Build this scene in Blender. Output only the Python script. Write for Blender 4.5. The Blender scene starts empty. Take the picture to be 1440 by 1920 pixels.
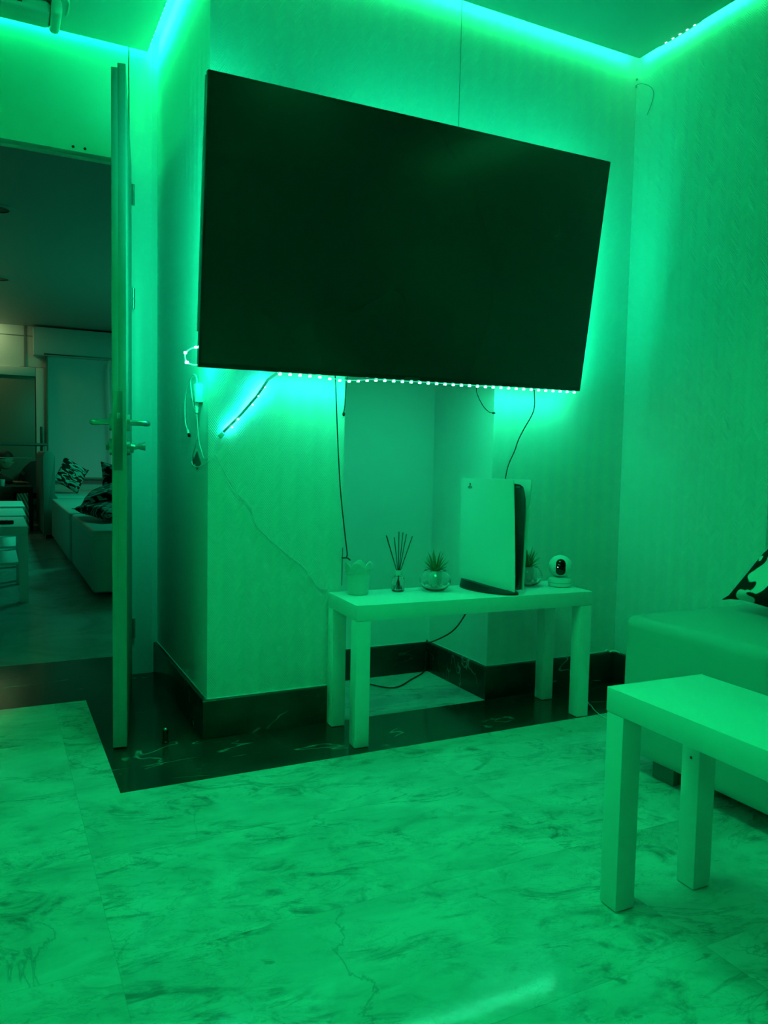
import bpy, bmesh, math, random
from mathutils import Vector, Matrix, Euler
random.seed(7)
S = bpy.context.scene
COL = S.collection
R = math.radians

# ------------------------------------------------------------------ camera
cam_d = bpy.data.cameras.new('camera'); cam = bpy.data.objects.new('camera', cam_d); COL.objects.link(cam)
S.camera = cam
cam_d.sensor_fit = 'HORIZONTAL'; cam_d.sensor_width = 36.0
cam_d.lens = 1465.58/1440*36.0; cam_d.clip_start = .02; cam_d.clip_end = 60
rt = Vector((.8950, -.4457, .0201)); up = Vector((.0120, .0690, .9975)); fw = Vector((.4460, .8925, -.0671))
up = (up - rt*up.dot(rt)).normalized(); rt.normalize(); fw = up.cross(rt).normalized()
M = Matrix((rt, up, -fw)).transposed().to_4x4(); M.translation = Vector((-2.2906, -2.4277, .9035))
cam.matrix_world = M

# ------------------------------------------------------------------ world, exposure
w = bpy.data.worlds.new('world'); S.world = w; w.use_nodes = True
w.node_tree.nodes['Background'].inputs[0].default_value = (.01, .4, .15, 1)
w.node_tree.nodes['Background'].inputs[1].default_value = .01
S.view_settings.view_transform = 'Standard'; S.view_settings.look = 'None'
S.view_settings.exposure = 0.0; S.view_settings.gamma = 1.0; S.view_settings.use_curve_mapping = False

# ------------------------------------------------------------------ the room's light strips, and added fill lights
CE = (.002, 1.0, .235)      # ceiling strips, green
CT = (.004, 1.0, .43)      # television strip, mint
def area(name, p0, p1, facing, width, power, col):
    p0, p1, f = Vector(p0), Vector(p1), Vector(facing).normalized()
    d = bpy.data.lights.new(name, 'AREA'); d.shape = 'RECTANGLE'
    L = (p1-p0).length; d.size = L; d.size_y = width; d.energy = power; d.color = col
    o = bpy.data.objects.new(name, d); COL.objects.link(o)
    x = (p1-p0).normalized(); z = -f; y = z.cross(x).normalized(); z = x.cross(y)
    m = Matrix((x, y, z)).transposed().to_4x4(); m.translation = (p0+p1)/2; o.matrix_world = m
    return o
KC = 11.                   # watts per metre of ceiling strip
KT = 3.0                   # watts per metre of television strip
ZP, ZL = 2.475, 2.498
strips = [((-1.72, -.021), (-.030, -.021), (0, 1)), ((-.0085, -.03), (-.0085, -2.4), (1, 0)),
          ((-1.729, -.02), (-1.729, .83), (1, 0)), ((-1.735, .840), (-3.8, .840), (0, 1)),
          ((-3.843, .78), (-3.843, -4.4), (-1, 0))]  # last one: unseen left-wall strip, added to brighten the room
KS = [.135, .17, 1.25, .05, 2.15]
for (a, b, f), ks in zip(strips, KS):
    L = math.hypot(a[0]-b[0], a[1]-b[1])
    area('ceiling_strip_light', (*a, ZL), (*b, ZL), (*f, 0), .008, KC*L*ks, CE)
cl = bpy.data.lights.new('added_fill_light', 'AREA'); cl.shape = 'DISK'; cl.size = .60; cl.spread = R(120); cl.energy = 9.5; cl.color = CE
clo = bpy.data.objects.new('added_fill_light', cl); COL.objects.link(clo); clo.location = (-1.45, -1.05, 2.42)  # unseen overhead light, added to brighten floor and bench tops
# television strip: bottom, right, top, left
area('tv_strip_light', (-1.482, -.0543, 1.1640), (-.307, -.0668, 1.1710), (0, .40, -1), .004, KT*.85, CT)
area('tv_strip_light', (-.297, -.0660, 1.2085), (-.303, -.184, 1.953), (.25, 1, 0), .004, KT*.8*.75, CT)
area('tv_strip_light', (-.33, -.187, 1.988), (-1.30, -.176, 1.981), (0, .8, .6), .004, KT*1.4*.30, CT)
area('tv_strip_light', (-1.7425, -.1700, 1.9450), (-1.7375, -.0600, 1.2600), (.05, 1, 0), .003, KT*.7*2.2, CT)
area('tv_strip_light', (-1.770, -.055, 1.215), (-1.735, -.055, 1.180), (.3, 1, -.5), .004, KT*.35, CT)
area('tv_strip_light', (-1.510, -.005, 1.1435), (-1.588, .006, 1.0375), (0, 1, 0), .003, KT*.13*.8, (.01, 1, .85))
area('tv_strip_light', (-1.592, .006, 1.0325), (-1.640, .0065, .9850), (0, 1, 0), .003, KT*.07*.8, (.01, 1, .85))
# the next room: an added teal fill, a warm light at its far end, an added pale light under the screen
area('hall_light', (-.75, 5.3, 2.50), (-.05, 5.3, 2.50), (-.35, 0, -1), 1.2, 54.0, (.01, 1, .50))
area('hall_warm_light', (-3.1, 8.50, 2.50), (-2.25, 8.50, 2.50), (-.1, .6, -1), .06, 3.6, (.75, 1, .45))
area('hall_cool_light', (-1.35, 8.2, .62), (-.7, 8.2, .62), (0, 1, .5), .05, .22, (.16, .62, .56))

# ------------------------------------------------------------------ materials
def mat(name, col=(.8, .8, .8), rough=.5, metal=0, spec=.5, trans=0, ior=1.45, emit=None, es=0, coat=0):
    m = bpy.data.materials.new(name); m.use_nodes = True
    b = m.node_tree.nodes['Principled BSDF']
    b.inputs['Base Color'].default_value = (*col, 1); b.inputs['Roughness'].default_value = rough
    b.inputs['Metallic'].default_value = metal; b.inputs['Specular IOR Level'].default_value = spec
    b.inputs['Transmission Weight'].default_value = trans; b.inputs['IOR'].default_value = ior
    b.inputs['Coat Weight'].default_value = coat
    if emit: b.inputs['Emission Color'].default_value = (*emit, 1); b.inputs['Emission Strength'].default_value = es
    return m
class N:
    def __init__(s, m): s.m = m; s.t = m.node_tree; s.b = s.t.nodes['Principled BSDF']
    def n(s, ty, **k):
        x = s.t.nodes.new(ty)
        for a, v in k.items(): setattr(x, a, v)
        return x
    def l(s, a, b): s.t.links.new(a, b)
    def math(s, op, a, b=None, c=None):
        x = s.n('ShaderNodeMath', operation=op)
        for i, v in enumerate((a, b, c)):
            if v is None: continue
            if isinstance(v, (int, float)): x.inputs[i].default_value = v
            else: s.l(v, x.inputs[i])
        return x.outputs[0]
    def mix(s, f, a, b):
        x = s.n('ShaderNodeMix', data_type='RGBA')
        for i, v in ((0, f), (6, a), (7, b)):
            if isinstance(v, (int, float)): x.inputs[i].default_value = v
            elif isinstance(v, tuple): x.inputs[i].default_value = (*v, 1)
            else: s.l(v, x.inputs[i])
        return x.outputs[2]
    def ramp(s, v, lo, hi, a=0., b=1.):
        x = s.n('ShaderNodeMapRange'); s.l(v, x.inputs[0])
        for i, q in ((1, lo), (2, hi), (3, a), (4, b)): x.inputs[i].default_value = q
        return x.outputs[0]
    def noise(s, vec, scale, detail=4, rough=.5, dist=0):
        x = s.n('ShaderNodeTexNoise'); s.l(vec, x.inputs['Vector'])
        x.inputs['Scale'].default_value = scale; x.inputs['Detail'].default_value = detail
        x.inputs['Roughness'].default_value = rough; x.inputs['Distortion'].default_value = dist
        return x.outputs['Fac']
    def obj(s): return s.n('ShaderNodeTexCoord').outputs['Object']
    def bump(s, h, strength, dist):
        x = s.n('ShaderNodeBump'); x.inputs['Strength'].default_value = strength; x.inputs['Distance'].default_value = dist
        s.l(h, x.inputs['Height']); s.l(x.outputs[0], s.b.inputs['Normal']); return x

def wallpaper(name, col=(.80, .80, .78), amp=1.0):
    m = mat(name, col, .62, spec=.35); g = N(m)
    sep = g.n('ShaderNodeSeparateXYZ'); g.l(g.obj(), sep.inputs[0])
    u = g.math('ADD', sep.outputs[0], sep.outputs[1])
    tri = g.math('PINGPONG', u, .0305)
    ph = g.math('ADD', sep.outputs[2], g.math('MULTIPLY', tri, -1.35))
    s1 = g.math('SINE', g.math('MULTIPLY', ph, 2*math.pi/.0092))
    s2 = g.math('SINE', g.math('MULTIPLY', sep.outputs[2], 2*math.pi/.0040))
    big = g.noise(g.obj(), 2.2, 3)
    h = g.math('ADD', g.math('ADD', s1, g.math('MULTIPLY', s2, .12)), g.math('MULTIPLY', big, 9.0))
    g.bump(h, 1.0*amp, .00038)
    return m
M_wallpaper = wallpaper('herringbone_wallpaper')
M_plain = mat('plain_plaster', (.80, .80, .78), .6, spec=.3)
g = N(M_plain); g.bump(g.noise(g.obj(), 60, 3), .12, .001)
M_ceil = mat('ceiling_paint', (.62, .62, .61), .5, spec=.3)
g = N(M_ceil); g.bump(g.noise(g.obj(), 3, 2), .1, .004)
M_doorwall = mat('gloss_panel_paint', (.72, .72, .70), .30, spec=.5)
M_casing = mat('white_door_casing', (.84, .84, .82), .32)
M_rear = mat('grey_rear_wall_paint', (.35, .35, .35), .7)
M_topstrip = mat('white_top_strip', (.92, .92, .90), .5)
M_void = mat('cove_paint', (.7, .7, .7), .7)

def marble_white(name, k=1.0, rough=.085):
    m = mat(name, (.7, .7, .7), rough, spec=.5); g = N(m)
    sep = g.n('ShaderNodeSeparateXYZ'); g.l(g.obj(), sep.inputs[0])
    tx = g.math('DIVIDE', g.math('ADD', sep.outputs[0], 2.105), 1.005)
    ty = g.math('DIVIDE', g.math('ADD', sep.outputs[1], 1.036), .402)
    cell = g.n('ShaderNodeCombineXYZ'); g.l(g.math('FLOOR', tx), cell.inputs[0]); g.l(g.math('FLOOR', ty), cell.inputs[1])
    wn = g.n('ShaderNodeTexWhiteNoise'); g.l(cell.outputs[0], wn.inputs[0])
    off = g.n('ShaderNodeVectorMath', operation='SCALE'); g.l(wn.outputs['Color'], off.inputs[0]); off.inputs['Scale'].default_value = 7
    mp = g.n('ShaderNodeMapping'); mp.inputs['Scale'].default_value = (1, 1.55, 1); mp.inputs['Rotation'].default_value = (0, 0, .35)
    g.l(g.obj(), mp.inputs[0])
    add = g.n('ShaderNodeVectorMath', operation='ADD'); g.l(mp.outputs[0], add.inputs[0]); g.l(off.outputs[0], add.inputs[1])
    v = add.outputs[0]
    n1 = g.noise(v, 1.9, 8, .60, .9)
    vein = g.ramp(g.math('ABSOLUTE', g.math('SUBTRACT', n1, .5)), 0, .012, 1, 0)
    mask = g.ramp(g.noise(v, 2.3, 3, .5, .4), .46, .60)
    ms = g.n('ShaderNodeMapping'); ms.inputs['Scale'].default_value = (.95, 1.35, 1); ms.inputs['Rotation'].default_value = (0, 0, .25); g.l(v, ms.inputs[0])
    n2 = g.noise(ms.outputs[0], 6.0, 9, .66, 2.0)
    fine = g.ramp(n2, .50, .66)
    mask2 = g.ramp(g.noise(v, 2.6, 5, .6, .9), .40, .60)
    n3 = g.noise(ms.outputs[0], 16, 6, .6, 1.6)
    thin = g.ramp(g.math('ABSOLUTE', g.math('SUBTRACT', n3, .5)), 0, .03, 1, 0)
    cloud = g.ramp(g.noise(v, 3.6, 7, .65, .7), .40, .70)
    spot = g.ramp(g.noise(ms.outputs[0], 13, 3, .5, .7), .70, .76)
    c = g.mix(g.math('MULTIPLY', cloud, .60), (.75, .75, .73), (.33, .33, .32))
    c = g.mix(g.math('MULTIPLY', g.math('MULTIPLY', fine, mask2), .95), c, (.22, .22, .21))
    c = g.mix(g.math('MULTIPLY', g.math('MULTIPLY', thin, mask2), .38), c, (.20, .20, .19))
    c = g.mix(g.math('MULTIPLY', g.math('MULTIPLY', vein, mask), .50), c, (.18, .18, .17))
    c = g.mix(g.math('MULTIPLY', spot, .55), c, (.16, .16, .15))
    tone = g.ramp(wn.outputs['Value'], 0, 1, .86*k, 1.0*k)
    # joints
    fx = g.math('ABSOLUTE', g.math('SUBTRACT', g.math('FRACT', g.math('ADD', tx, .5)), .5))
    fy = g.math('ABSOLUTE', g.math('SUBTRACT', g.math('FRACT', g.math('ADD', ty, .5)), .5))
    j = g.math('MAXIMUM', g.math('LESS_THAN', fx, .0008), g.math('LESS_THAN', fy, .0021))
    vm = g.n('ShaderNodeVectorMath', operation='SCALE'); g.l(c, vm.inputs[0]); g.l(tone, vm.inputs['Scale'])
    c2 = g.mix(g.math('MULTIPLY', j, .30), vm.outputs[0], (.25, .25, .24))
    g.l(c2, g.b.inputs['Base Color'])
    g.bump(g.noise(g.obj(), 14, 3), .03, .003)
    return m
M_marble = marble_white('white_marble_tiles')
def marble_black(name, rough=.14, seed=0):
    m = mat(name, (.01, .01, .01), rough, spec=.5); g = N(m)
    mp = g.n('ShaderNodeMapping'); mp.inputs['Location'].default_value = (seed, seed*.7, seed*1.3); g.l(g.obj(), mp.inputs[0]); v = mp.outputs[0]
    mp2 = g.n('ShaderNodeMapping'); mp2.inputs['Rotation'].default_value = (.5, .4, .5); mp2.inputs['Scale'].default_value = (.8, 2.6, 2.0); g.l(v, mp2.inputs[0]); vv = mp2.outputs[0]
    n1 = g.noise(vv, 1.7, 4, .5, .55)
    vein = g.ramp(g.math('ABSOLUTE', g.math('SUBTRACT', n1, .5)), 0, .006, 1, 0)
    mask = g.ramp(g.noise(v, 5.0, 2), .52, .60)
    n2 = g.noise(vv, 5, 5, .6, .8)
    v2 = g.math('MULTIPLY', g.ramp(g.math('ABSOLUTE', g.math('SUBTRACT', n2, .5)), 0, .012, 1, 0), g.ramp(g.noise(v, 2.6, 2), .5, .62))
    c = g.mix(g.ramp(g.noise(v, 5, 5), .4, .75), (.018, .018, .018), (.040, .040, .038))
    c = g.mix(g.math('MULTIPLY', v2, .30), c, (.16, .16, .15))
    c = g.mix(g.math('MULTIPLY', vein, g.math('MULTIPLY', mask, .8)), c, (.34, .34, .32))
    g.l(c, g.b.inputs['Base Color']); return m
M_black = marble_black('black_marble_border', .16, .37)
M_base = marble_black('black_marble_skirting', .22, 4.1)
M_hallfloor = mat('hall_floor_tiles', (.30, .32, .30), .22, spec=.5)
g = N(M_hallfloor); g.bump(g.noise(g.obj(), 30, 4), .08, .004)
c = g.mix(g.ramp(g.noise(g.obj(), 2.5, 6, .6, 1), .45, .6), (.34, .34, .33), (.24, .25, .24)); g.l(c, g.b.inputs['Base Color'])

M_lacquer = mat('white_lacquered_board', (.86, .86, .85), .34, spec=.55)
M_white = mat('white_plastic', (.80, .80, .80), .33)
M_whitecable = mat('white_cable', (.75, .75, .73), .4)
M_tape = mat('white_led_tape', (.35, .37, .35), .5)
M_blackp = mat('black_plastic', (.008, .008, .008), .30)
M_blackc = mat('black_cable', (.006, .006, .006), .45)
M_gloss = mat('black_gloss', (.004, .004, .004), .10, spec=.35)
M_dark = mat('dark_grey_plastic', (.03, .03, .03), .4)
M_screen = mat('unlit_screen', (.013, .014, .016), .20, spec=.55)
g = N(M_screen); g.l(g.ramp(g.noise(g.obj(), 1.5, 2), .3, .7, .24, .28), g.b.inputs['Roughness'])
M_metal = mat('brushed_steel', (.55, .55, .55), .32, metal=1)
M_metald = mat('dull_lock_metal', (.22, .22, .22), .42, metal=1)
M_glass = mat('clear_glass', (1, 1, 1), .02, trans=1, ior=1.45)
M_liquid = mat('diffuser_oil', (.8, .9, .85), .02, trans=1, ior=1.34)
M_pebble = mat('pale_gravel', (.55, .55, .52), .6)
M_leaf = mat('succulent_leaf', (.05, .22, .09), .45)
g = N(M_leaf); g.l(g.mix(g.noise(g.obj(), 40, 3), (.03, .16, .05), (.10, .30, .14)), g.b.inputs['Base Color'])
M_reed = mat('dark_reeds', (.035, .035, .03), .7)
M_lead = mat('led_diode', (.9, .9, .9), .4, emit=(.13, 1, .60), es=26)
M_leadc = mat('led_diode_ceiling', (.9, .9, .9), .4, emit=(.12, 1, .40), es=16)
M_leadd = mat('led_diode_near_wall', (.9, .9, .9), .4, emit=(CE[0], CE[1], CE[2]), es=330)
M_leather = mat('white_leatherette', (.44, .44, .43), .42, spec=.4)
g = N(M_leather); g.bump(g.math('ADD', g.noise(g.obj(), 220, 2), g.math('MULTIPLY', g.noise(g.obj(), 5, 3), 2.)), .15, .002)
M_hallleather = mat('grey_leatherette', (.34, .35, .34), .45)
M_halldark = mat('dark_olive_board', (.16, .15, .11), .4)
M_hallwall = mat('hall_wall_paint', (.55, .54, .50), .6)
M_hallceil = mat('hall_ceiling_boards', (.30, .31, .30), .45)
M_blind = mat('roller_blind_cloth', (.50, .51, .51), .7)
M_skin = mat('skin', (.42, .27, .20), .5)
M_hair = mat('dark_hair', (.012, .01, .01), .6)
M_shirt = mat('dark_shirt', (.015, .016, .018), .8)
M_pot = mat('matt_white_ceramic', (.60, .61, .60), .55)
def blotch(name, scale, a=(.72, .72, .70), b=(.008, .008, .008), th=.5, dist=.5, seed=0., str_=(1, 1, 1)):
    m = mat(name, a, .8, spec=.2); g = N(m)
    mp = g.n('ShaderNodeMapping'); mp.inputs['Location'].default_value = (seed, seed*1.7, seed*.3); mp.inputs['Scale'].default_value = str_
    g.l(g.obj(), mp.inputs[0])
    f = g.ramp(g.noise(mp.outputs[0], scale, 1.2, .4, dist), th-.012, th+.012)
    g.l(g.mix(f, a, b), g.b.inputs['Base Color'])
    g.bump(g.noise(g.obj(), 25, 3), .3, .006); return m
M_cush = blotch('black_blotch_print', 12.5, th=.49, dist=1.1, seed=3.3)
M_zebra = blotch('zebra_print', 9, a=(.30, .33, .31), th=.47, dist=2.2, seed=1.1, str_=(1, 2.4, 1))

# ------------------------------------------------------------------ mesh helpers
class MB:
    def __init__(s): s.bm = bmesh.new()
    def box(s, a, b, bev=0, seg=2, rot=None, piv=None):
        r = bmesh.ops.create_cube(s.bm, size=1); vs = r['verts']
        c = (Vector(a)+Vector(b))/2; d = Vector(b)-Vector(a)
        for v in vs: v.co = Vector((v.co.x*d.x, v.co.y*d.y, v.co.z*d.z))+c
        if bev:
            es = list({e for v in vs for e in v.link_edges})
            r = bmesh.ops.bevel(s.bm, geom=es, offset=bev, segments=seg, profile=.5, affect='EDGES')
            vs = list({v for v in r['verts']} | {v for f in r['faces'] for v in f.verts})
        if rot is not None:
            p = Vector(piv) if piv else c
            allv = set(); stack = [vs[0]]
            while stack:
                v = stack.pop()
                if v in allv: continue
                allv.add(v); stack += [e.other_vert(v) for e in v.link_edges]
            for v in allv: v.co = rot @ (v.co-p)+p
        return s
    def tube(s, pts, r, n=8, smooth=True, caps=True):
        pts = [Vector(p) for p in pts]
        if smooth and len(pts) > 2:
            q = []
            P = [pts[0]*2-pts[1]]+pts+[pts[-1]*2-pts[-2]]
            for i in range(1, len(P)-2):
                for k in range(5):
                    t = k/5; a, b, c, d = P[i-1:i+3]
                    q.append(.5*((2*b)+(c-a)*t+(2*a-5*b+4*c-d)*t*t+(3*b-a-3*c+d)*t**3))
            q.append(pts[-1]); pts = q
        rings = []; prev = None
        for i, p in enumerate(pts):
            t = (pts[min(i+1, len(pts)-1)]-pts[max(i-1, 0)]).normalized()
            if prev is None:
                u = t.orthogonal().normalized()
            else:
                u = (prev-t*prev.dot(t)).normalized()
            prev = u; v = t.cross(u)
            rr = r(i/(len(pts)-1)) if callable(r) else r
            rings.append([s.bm.verts.new(p+(u*math.cos(2*math.pi*k/n)+v*math.sin(2*math.pi*k/n))*rr) for k in range(n)])
        for a, b in zip(rings, rings[1:]):
            for k in range(n): s.bm.faces.new((a[k], a[(k+1) % n], b[(k+1) % n], b[k]))
        if caps: s.bm.faces.new(rings[0][::-1]); s.bm.faces.new(rings[-1])
        return s
    def ribbon(s, pts, wdir, wid, th):
        pts = [Vector(p) for p in pts]; W = Vector(wdir).normalized()*wid/2; prev = None
        for i, p in enumerate(pts):
            t = (pts[min(i+1, len(pts)-1)]-pts[max(i-1, 0)]).normalized(); nn = t.cross(W.normalized()).normalized()*th/2
            ring = [s.bm.verts.new(p+q) for q in (W+nn, -W+nn, -W-nn, W-nn)]
            if prev:
                for k in range(4): s.bm.faces.new((prev[k], prev[(k+1) % 4], ring[(k+1) % 4], ring[k]))
            else: s.bm.faces.new(ring[::-1])
            prev = ring
        s.bm.faces.new(prev); return s
    def lathe(s, prof, n=32, c=(0, 0, 0), sx=1, sy=1, wave=None):
        rings = []
        for j, (r, z) in enumerate(prof):
            if r < 1e-6: rings.append([s.bm.verts.new(Vector(c)+Vector((0, 0, z)))])
            else: rings.append([s.bm.verts.new(Vector(c)+Vector((r*sx*math.cos(2*math.pi*k/n), r*sy*math.sin(2*math.pi*k/n), z+(wave(j, k/n) if wave else 0)))) for k in range(n)])
        for a, b in zip(rings, rings[1:]):
            for k in range(n):
                k2 = (k+1) % n
                if len(a) == 1 and len(b) == 1: continue
                if len(a) == 1: s.bm.faces.new((a[0], b[k2], b[k]))
                elif len(b) == 1: s.bm.faces.new((a[k], a[k2], b[0]))
                else: s.bm.faces.new((a[k], a[k2], b[k2], b[k]))
        return s
    def cyl(s, p0, p1, r, n=24, r2=None):
        r2 = r if r2 is None else r2
        return s.tube([p0, p1], lambda t: r+(r2-r)*t, n, smooth=False)
    def sphere(s, c, r, sc=(1, 1, 1), u=24, v=16):
        q = bmesh.ops.create_uvsphere(s.bm, u_segments=u, v_segments=v, radius=r)
        for x in q['verts']: x.co = Vector((x.co.x*sc[0], x.co.y*sc[1], x.co.z*sc[2]))+Vector(c)
        return s
    def prism(s, poly, z0, z1, frame=None, bev=0):
        # poly in (a,b); frame maps (a,b,h) to a point
        fr = frame or (lambda a, b, h: Vector((a, b, h)))
        lo = [s.bm.verts.new(fr(a, b, z0)) for a, b in poly]; hi = [s.bm.verts.new(fr(a, b, z1)) for a, b in poly]
        n = len(poly)
        s.bm.faces.new(lo[::-1]); s.bm.faces.new(hi)
        fs = [s.bm.faces.new((lo[i], lo[(i+1) % n], hi[(i+1) % n], hi[i])) for i in range(n)]
        if bev:
            es = [e for v in hi+lo for e in v.link_edges]
            bmesh.ops.bevel(s.bm, geom=list(set(es)), offset=bev, segments=2, profile=.5, affect='EDGES')
        return s
    def build(s, name, m, parent=None, off=(0, 0, 0), ang=35, subsurf=0):
        bmesh.ops.recalc_face_normals(s.bm, faces=s.bm.faces)
        o_ = Vector(off)
        if o_.length: bmesh.ops.translate(s.bm, verts=s.bm.verts, vec=-o_)
        me = bpy.data.meshes.new(name); s.bm.to_mesh(me); s.bm.free()
        me.materials.append(m)
        for p in me.polygons: p.use_smooth = True
        me.set_sharp_from_angle(angle=R(ang))
        o = bpy.data.objects.new(name, me); COL.objects.link(o)
        if parent: o.parent = parent
        if subsurf:
            md = o.modifiers.new('sub', 'SUBSURF'); md.levels = md.render_levels = subsurf
        return o
def thing(name, label, cat, loc=(0, 0, 0), rz=0, group=None):
    o = bpy.data.objects.new(name, None); COL.objects.link(o); o.location = loc; o.rotation_euler = (0, 0, rz)
    o.empty_display_size = .05
    o['label'] = label; o['category'] = cat
    if group: o['group'] = group
    return o
def tag(o, label, cat, group=None, kind=None):
    o['label'] = label; o['category'] = cat
    if group: o['group'] = group
    if kind: o['kind'] = kind
    return o
def struct(o, label=None):
    o['kind'] = 'structure'
    if label: o['label'] = label
    return o
def copy_tree(o, parent=None):
    c = o.copy(); COL.objects.link(c)
    if parent: c.parent = parent
    for ch in list(o.children): copy_tree(ch, c)
    return c
def box_obj(name, a, b, m, bev=0, parent=None, off=(0, 0, 0)):
    return MB().box(a, b, bev).build(name, m, parent, off)

# ------------------------------------------------------------------ the room shell
XL, YF = -3.90, -4.60
def slab(name, poly, m, z=0., th=.03, label=None):
    return struct(MB().prism(poly, z-th, z).build(name, m), label)
slab('floor', [(XL, YF), (.015, YF), (.015, -.3027), (-1.9987, -.3027), (-1.9987, .5721), (XL, .5721)], M_marble, label='white marble tiled floor of the room')
slab('floor', [(-1.227, 0), (-.62, 0), (-.62, .455), (-1.227, .455)], M_marble, label='white marble floor inside the wall niche')
slab('trim_1', [(-1.9987, -.3027), (.015, -.3027), (.015, 0), (-1.69, 0), (-1.69, .5721), (-1.9987, .5721)], M_black, label='black marble border laid along the television wall')
slab('trim_2', [(XL, .5721), (-1.69, .5721), (-1.69, 1.1871), (XL, 1.1871)], M_black, label='black marble threshold across the doorway')
slab('floor', [(XL, 1.1871), (.3, 1.1871), (.3, 9.2), (XL, 9.2)], M_hallfloor, label='dim glossy floor of the room beyond the doorway')
# dropped ceiling panel with an open cove all round, true ceiling above it
ce = MB().prism([(-3.84, -4.54), (-.0291, -4.54), (-.0291, -.0408), (-1.7335, -.0408), (-1.7335, .8369), (-3.84, .8369)], ZP, ZP+.012)
struct(ce.build('ceiling', M_ceil), 'dropped ceiling panel with light cove round its edge')
struct(box_obj('ceiling', (XL-.1, YF-.1, 2.54), (.2, .90, 2.60), M_void), 'upper ceiling above the dropped panel')
struct(MB().box((-3.6, -4.3, ZP+.012), (-3.5, .5, 2.54)).box((-.42, -4.3, ZP+.012), (-.32, -.35, 2.54)).build('trim_3', M_void), 'hangers of the dropped panel')
# television wall with its niche
wb = MB().box((-1.69, .015, 0), (-1.227, .87, 2.56)).box((-.62, .015, 0), (.2, .87, 2.56)).box((-1.227, .015, 1.52), (-.62, .87, 2.56))
struct(wb.build('wall_back', M_wallpaper), 'herringbone papered wall behind the television')
struct(box_obj('wall_niche', (-1.26, .455, 0), (-.60, .55, 1.56), M_plain), 'plain back wall of the niche')
struct(box_obj('wall_right', (.015, YF-.1, 0), (.2, .015, 2.56), M_wallpaper), 'herringbone papered wall on the right')
struct(box_obj('wall_left', (XL-.1, YF-.1, 0), (XL, .86, 2.56), M_plain))
struct(box_obj('wall_front', (XL, YF-.1, 0), (.015, YF, 2.56), M_rear))
# door wall
struct(MB().box((XL, .86, 2.055), (-1.803, .90, 2.56)).build('wall_door', M_doorwall), 'glossy white panel above the doorway')
struct(MB().box((XL, .86, 0), (-2.68, 1.17, 2.055)).build('wall_door', M_doorwall), 'wall left of the doorway')
struct(MB().box((-1.7985, .858, 0), (-1.712, 1.17, 2.56), .002).build('trim_4', M_casing), 'white door casing board reaching the ceiling')
struct(MB().box((-1.715, .866, 0), (-1.688, 1.17, 2.56)).build('wall_door', M_doorwall), 'narrow strip of wall between casing and papered pier')
struct(MB().box((-2.68, .8985, 2.050), (-1.80, .930, 2.0545), .001).box((-1.812, .900, 0), (-1.7985, .945, 2.029), .002).build('trim_5', M_casing), 'door stop along the doorway frame')
tag(MB().cyl((-2.0055, .8598, 2.0705), (-2.0055, .866, 2.0705), .0055, 12).build('screw_hole', M_blackp), 'dark screw hole over the doorway, left of a pair', 'hole', 'screw holes over the doorway')
tag(MB().cyl((-1.963, .8598, 2.0705), (-1.963, .866, 2.0705), .0055, 12).build('screw_hole', M_blackp), 'dark screw hole over the doorway, right of a pair', 'hole', 'screw holes over the doorway')
# skirting of black marble
def skirting(name, a, b, nrm, label):
    a, b, n = Vector((*a, 0)), Vector((*b, 0)), Vector((*nrm, 0))
    m = MB(); H = .1263
    prof = [(0, 0), (0, H-.005), (-.0015, H-.0015), (-.005, H), (-.015, H), (-.015, 0)]
    va = [m.bm.verts.new(a+n*p+Vector((0, 0, z))) for p, z in prof]; vb = [m.bm.verts.new(b+n*p+Vector((0, 0, z))) for p, z in prof]
    k = len(prof)
    for i in range(k): m.bm.faces.new((va[i], va[(i+1) % k], vb[(i+1) % k], vb[i]))
    m.bm.faces.new(va[::-1]); m.bm.faces.new(vb)
    return struct(m.build(name, M_base, ang=60), label)
skirting('baseboard_back', (-1.706, 0), (-1.2421, 0), (0, -1), 'black marble skirting left of the niche')
skirting('baseboard_back', (-.6336, 0), (.0, 0), (0, -1), 'black marble skirting right of the niche')
skirting('baseboard_pier', (-1.706, .015), (-1.706, .866), (-1, 0), 'black marble skirting on the side of the pier')
skirting('baseboard_niche', (-1.2275, .4409), (-.6200, .4409), (0, -1), 'black marble skirting at the back of the niche')
skirting('baseboard_niche', (-.6336, .4409), (-.6336, .015), (-1, 0), 'black marble skirting on the right side of the niche')
skirting('baseboard_niche', (-1.2130, .4409), (-1.2130, .015), (1, 0), 'black marble skirting on the left side of the niche')
skirting('baseboard_right', (0, 0), (0, YF), (-1, 0), 'black marble skirting under the right wall')
for a_, b_ in (((-1.692, .013, .1262), (-1.227, .0165, .1290)), ((-.622, .013, .1262), (.0, .0165, .1290)), ((-1.6925, .013, .1262), (-1.689, .86, .1290)), ((-1.23, .452, .1262), (-.62, .456, .1290)), ((-.6225, .013, .1262), (-.619, .456, .1290))):
    struct(box_obj('trim_8', a_, b_, M_topstrip), 'thin white strip along the top of the skirting')  # near-white strip along the skirting's top edge
# paper seam above the television, drip of filler in the corner over the skirting
struct(MB().tube([(-.805, .0145, 2.56), (-.806, .0145, 2.2), (-.807, .0145, 1.9)], .0011, 6).build('trim_6', mat('dark_paper_seam', (.25, .25, .24), .9)), 'thin upright seam in the wallpaper')
tag(MB().tube([(-.045, .004, .131), (-.03, .006, .137), (-.018, .002, .128), (-.005, -.004, .133), (.006, -.030, .130)], .0035, 6).build('filler_blob', M_plain), 'lumpy white filler on the skirting in the far right corner', 'filler')

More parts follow.
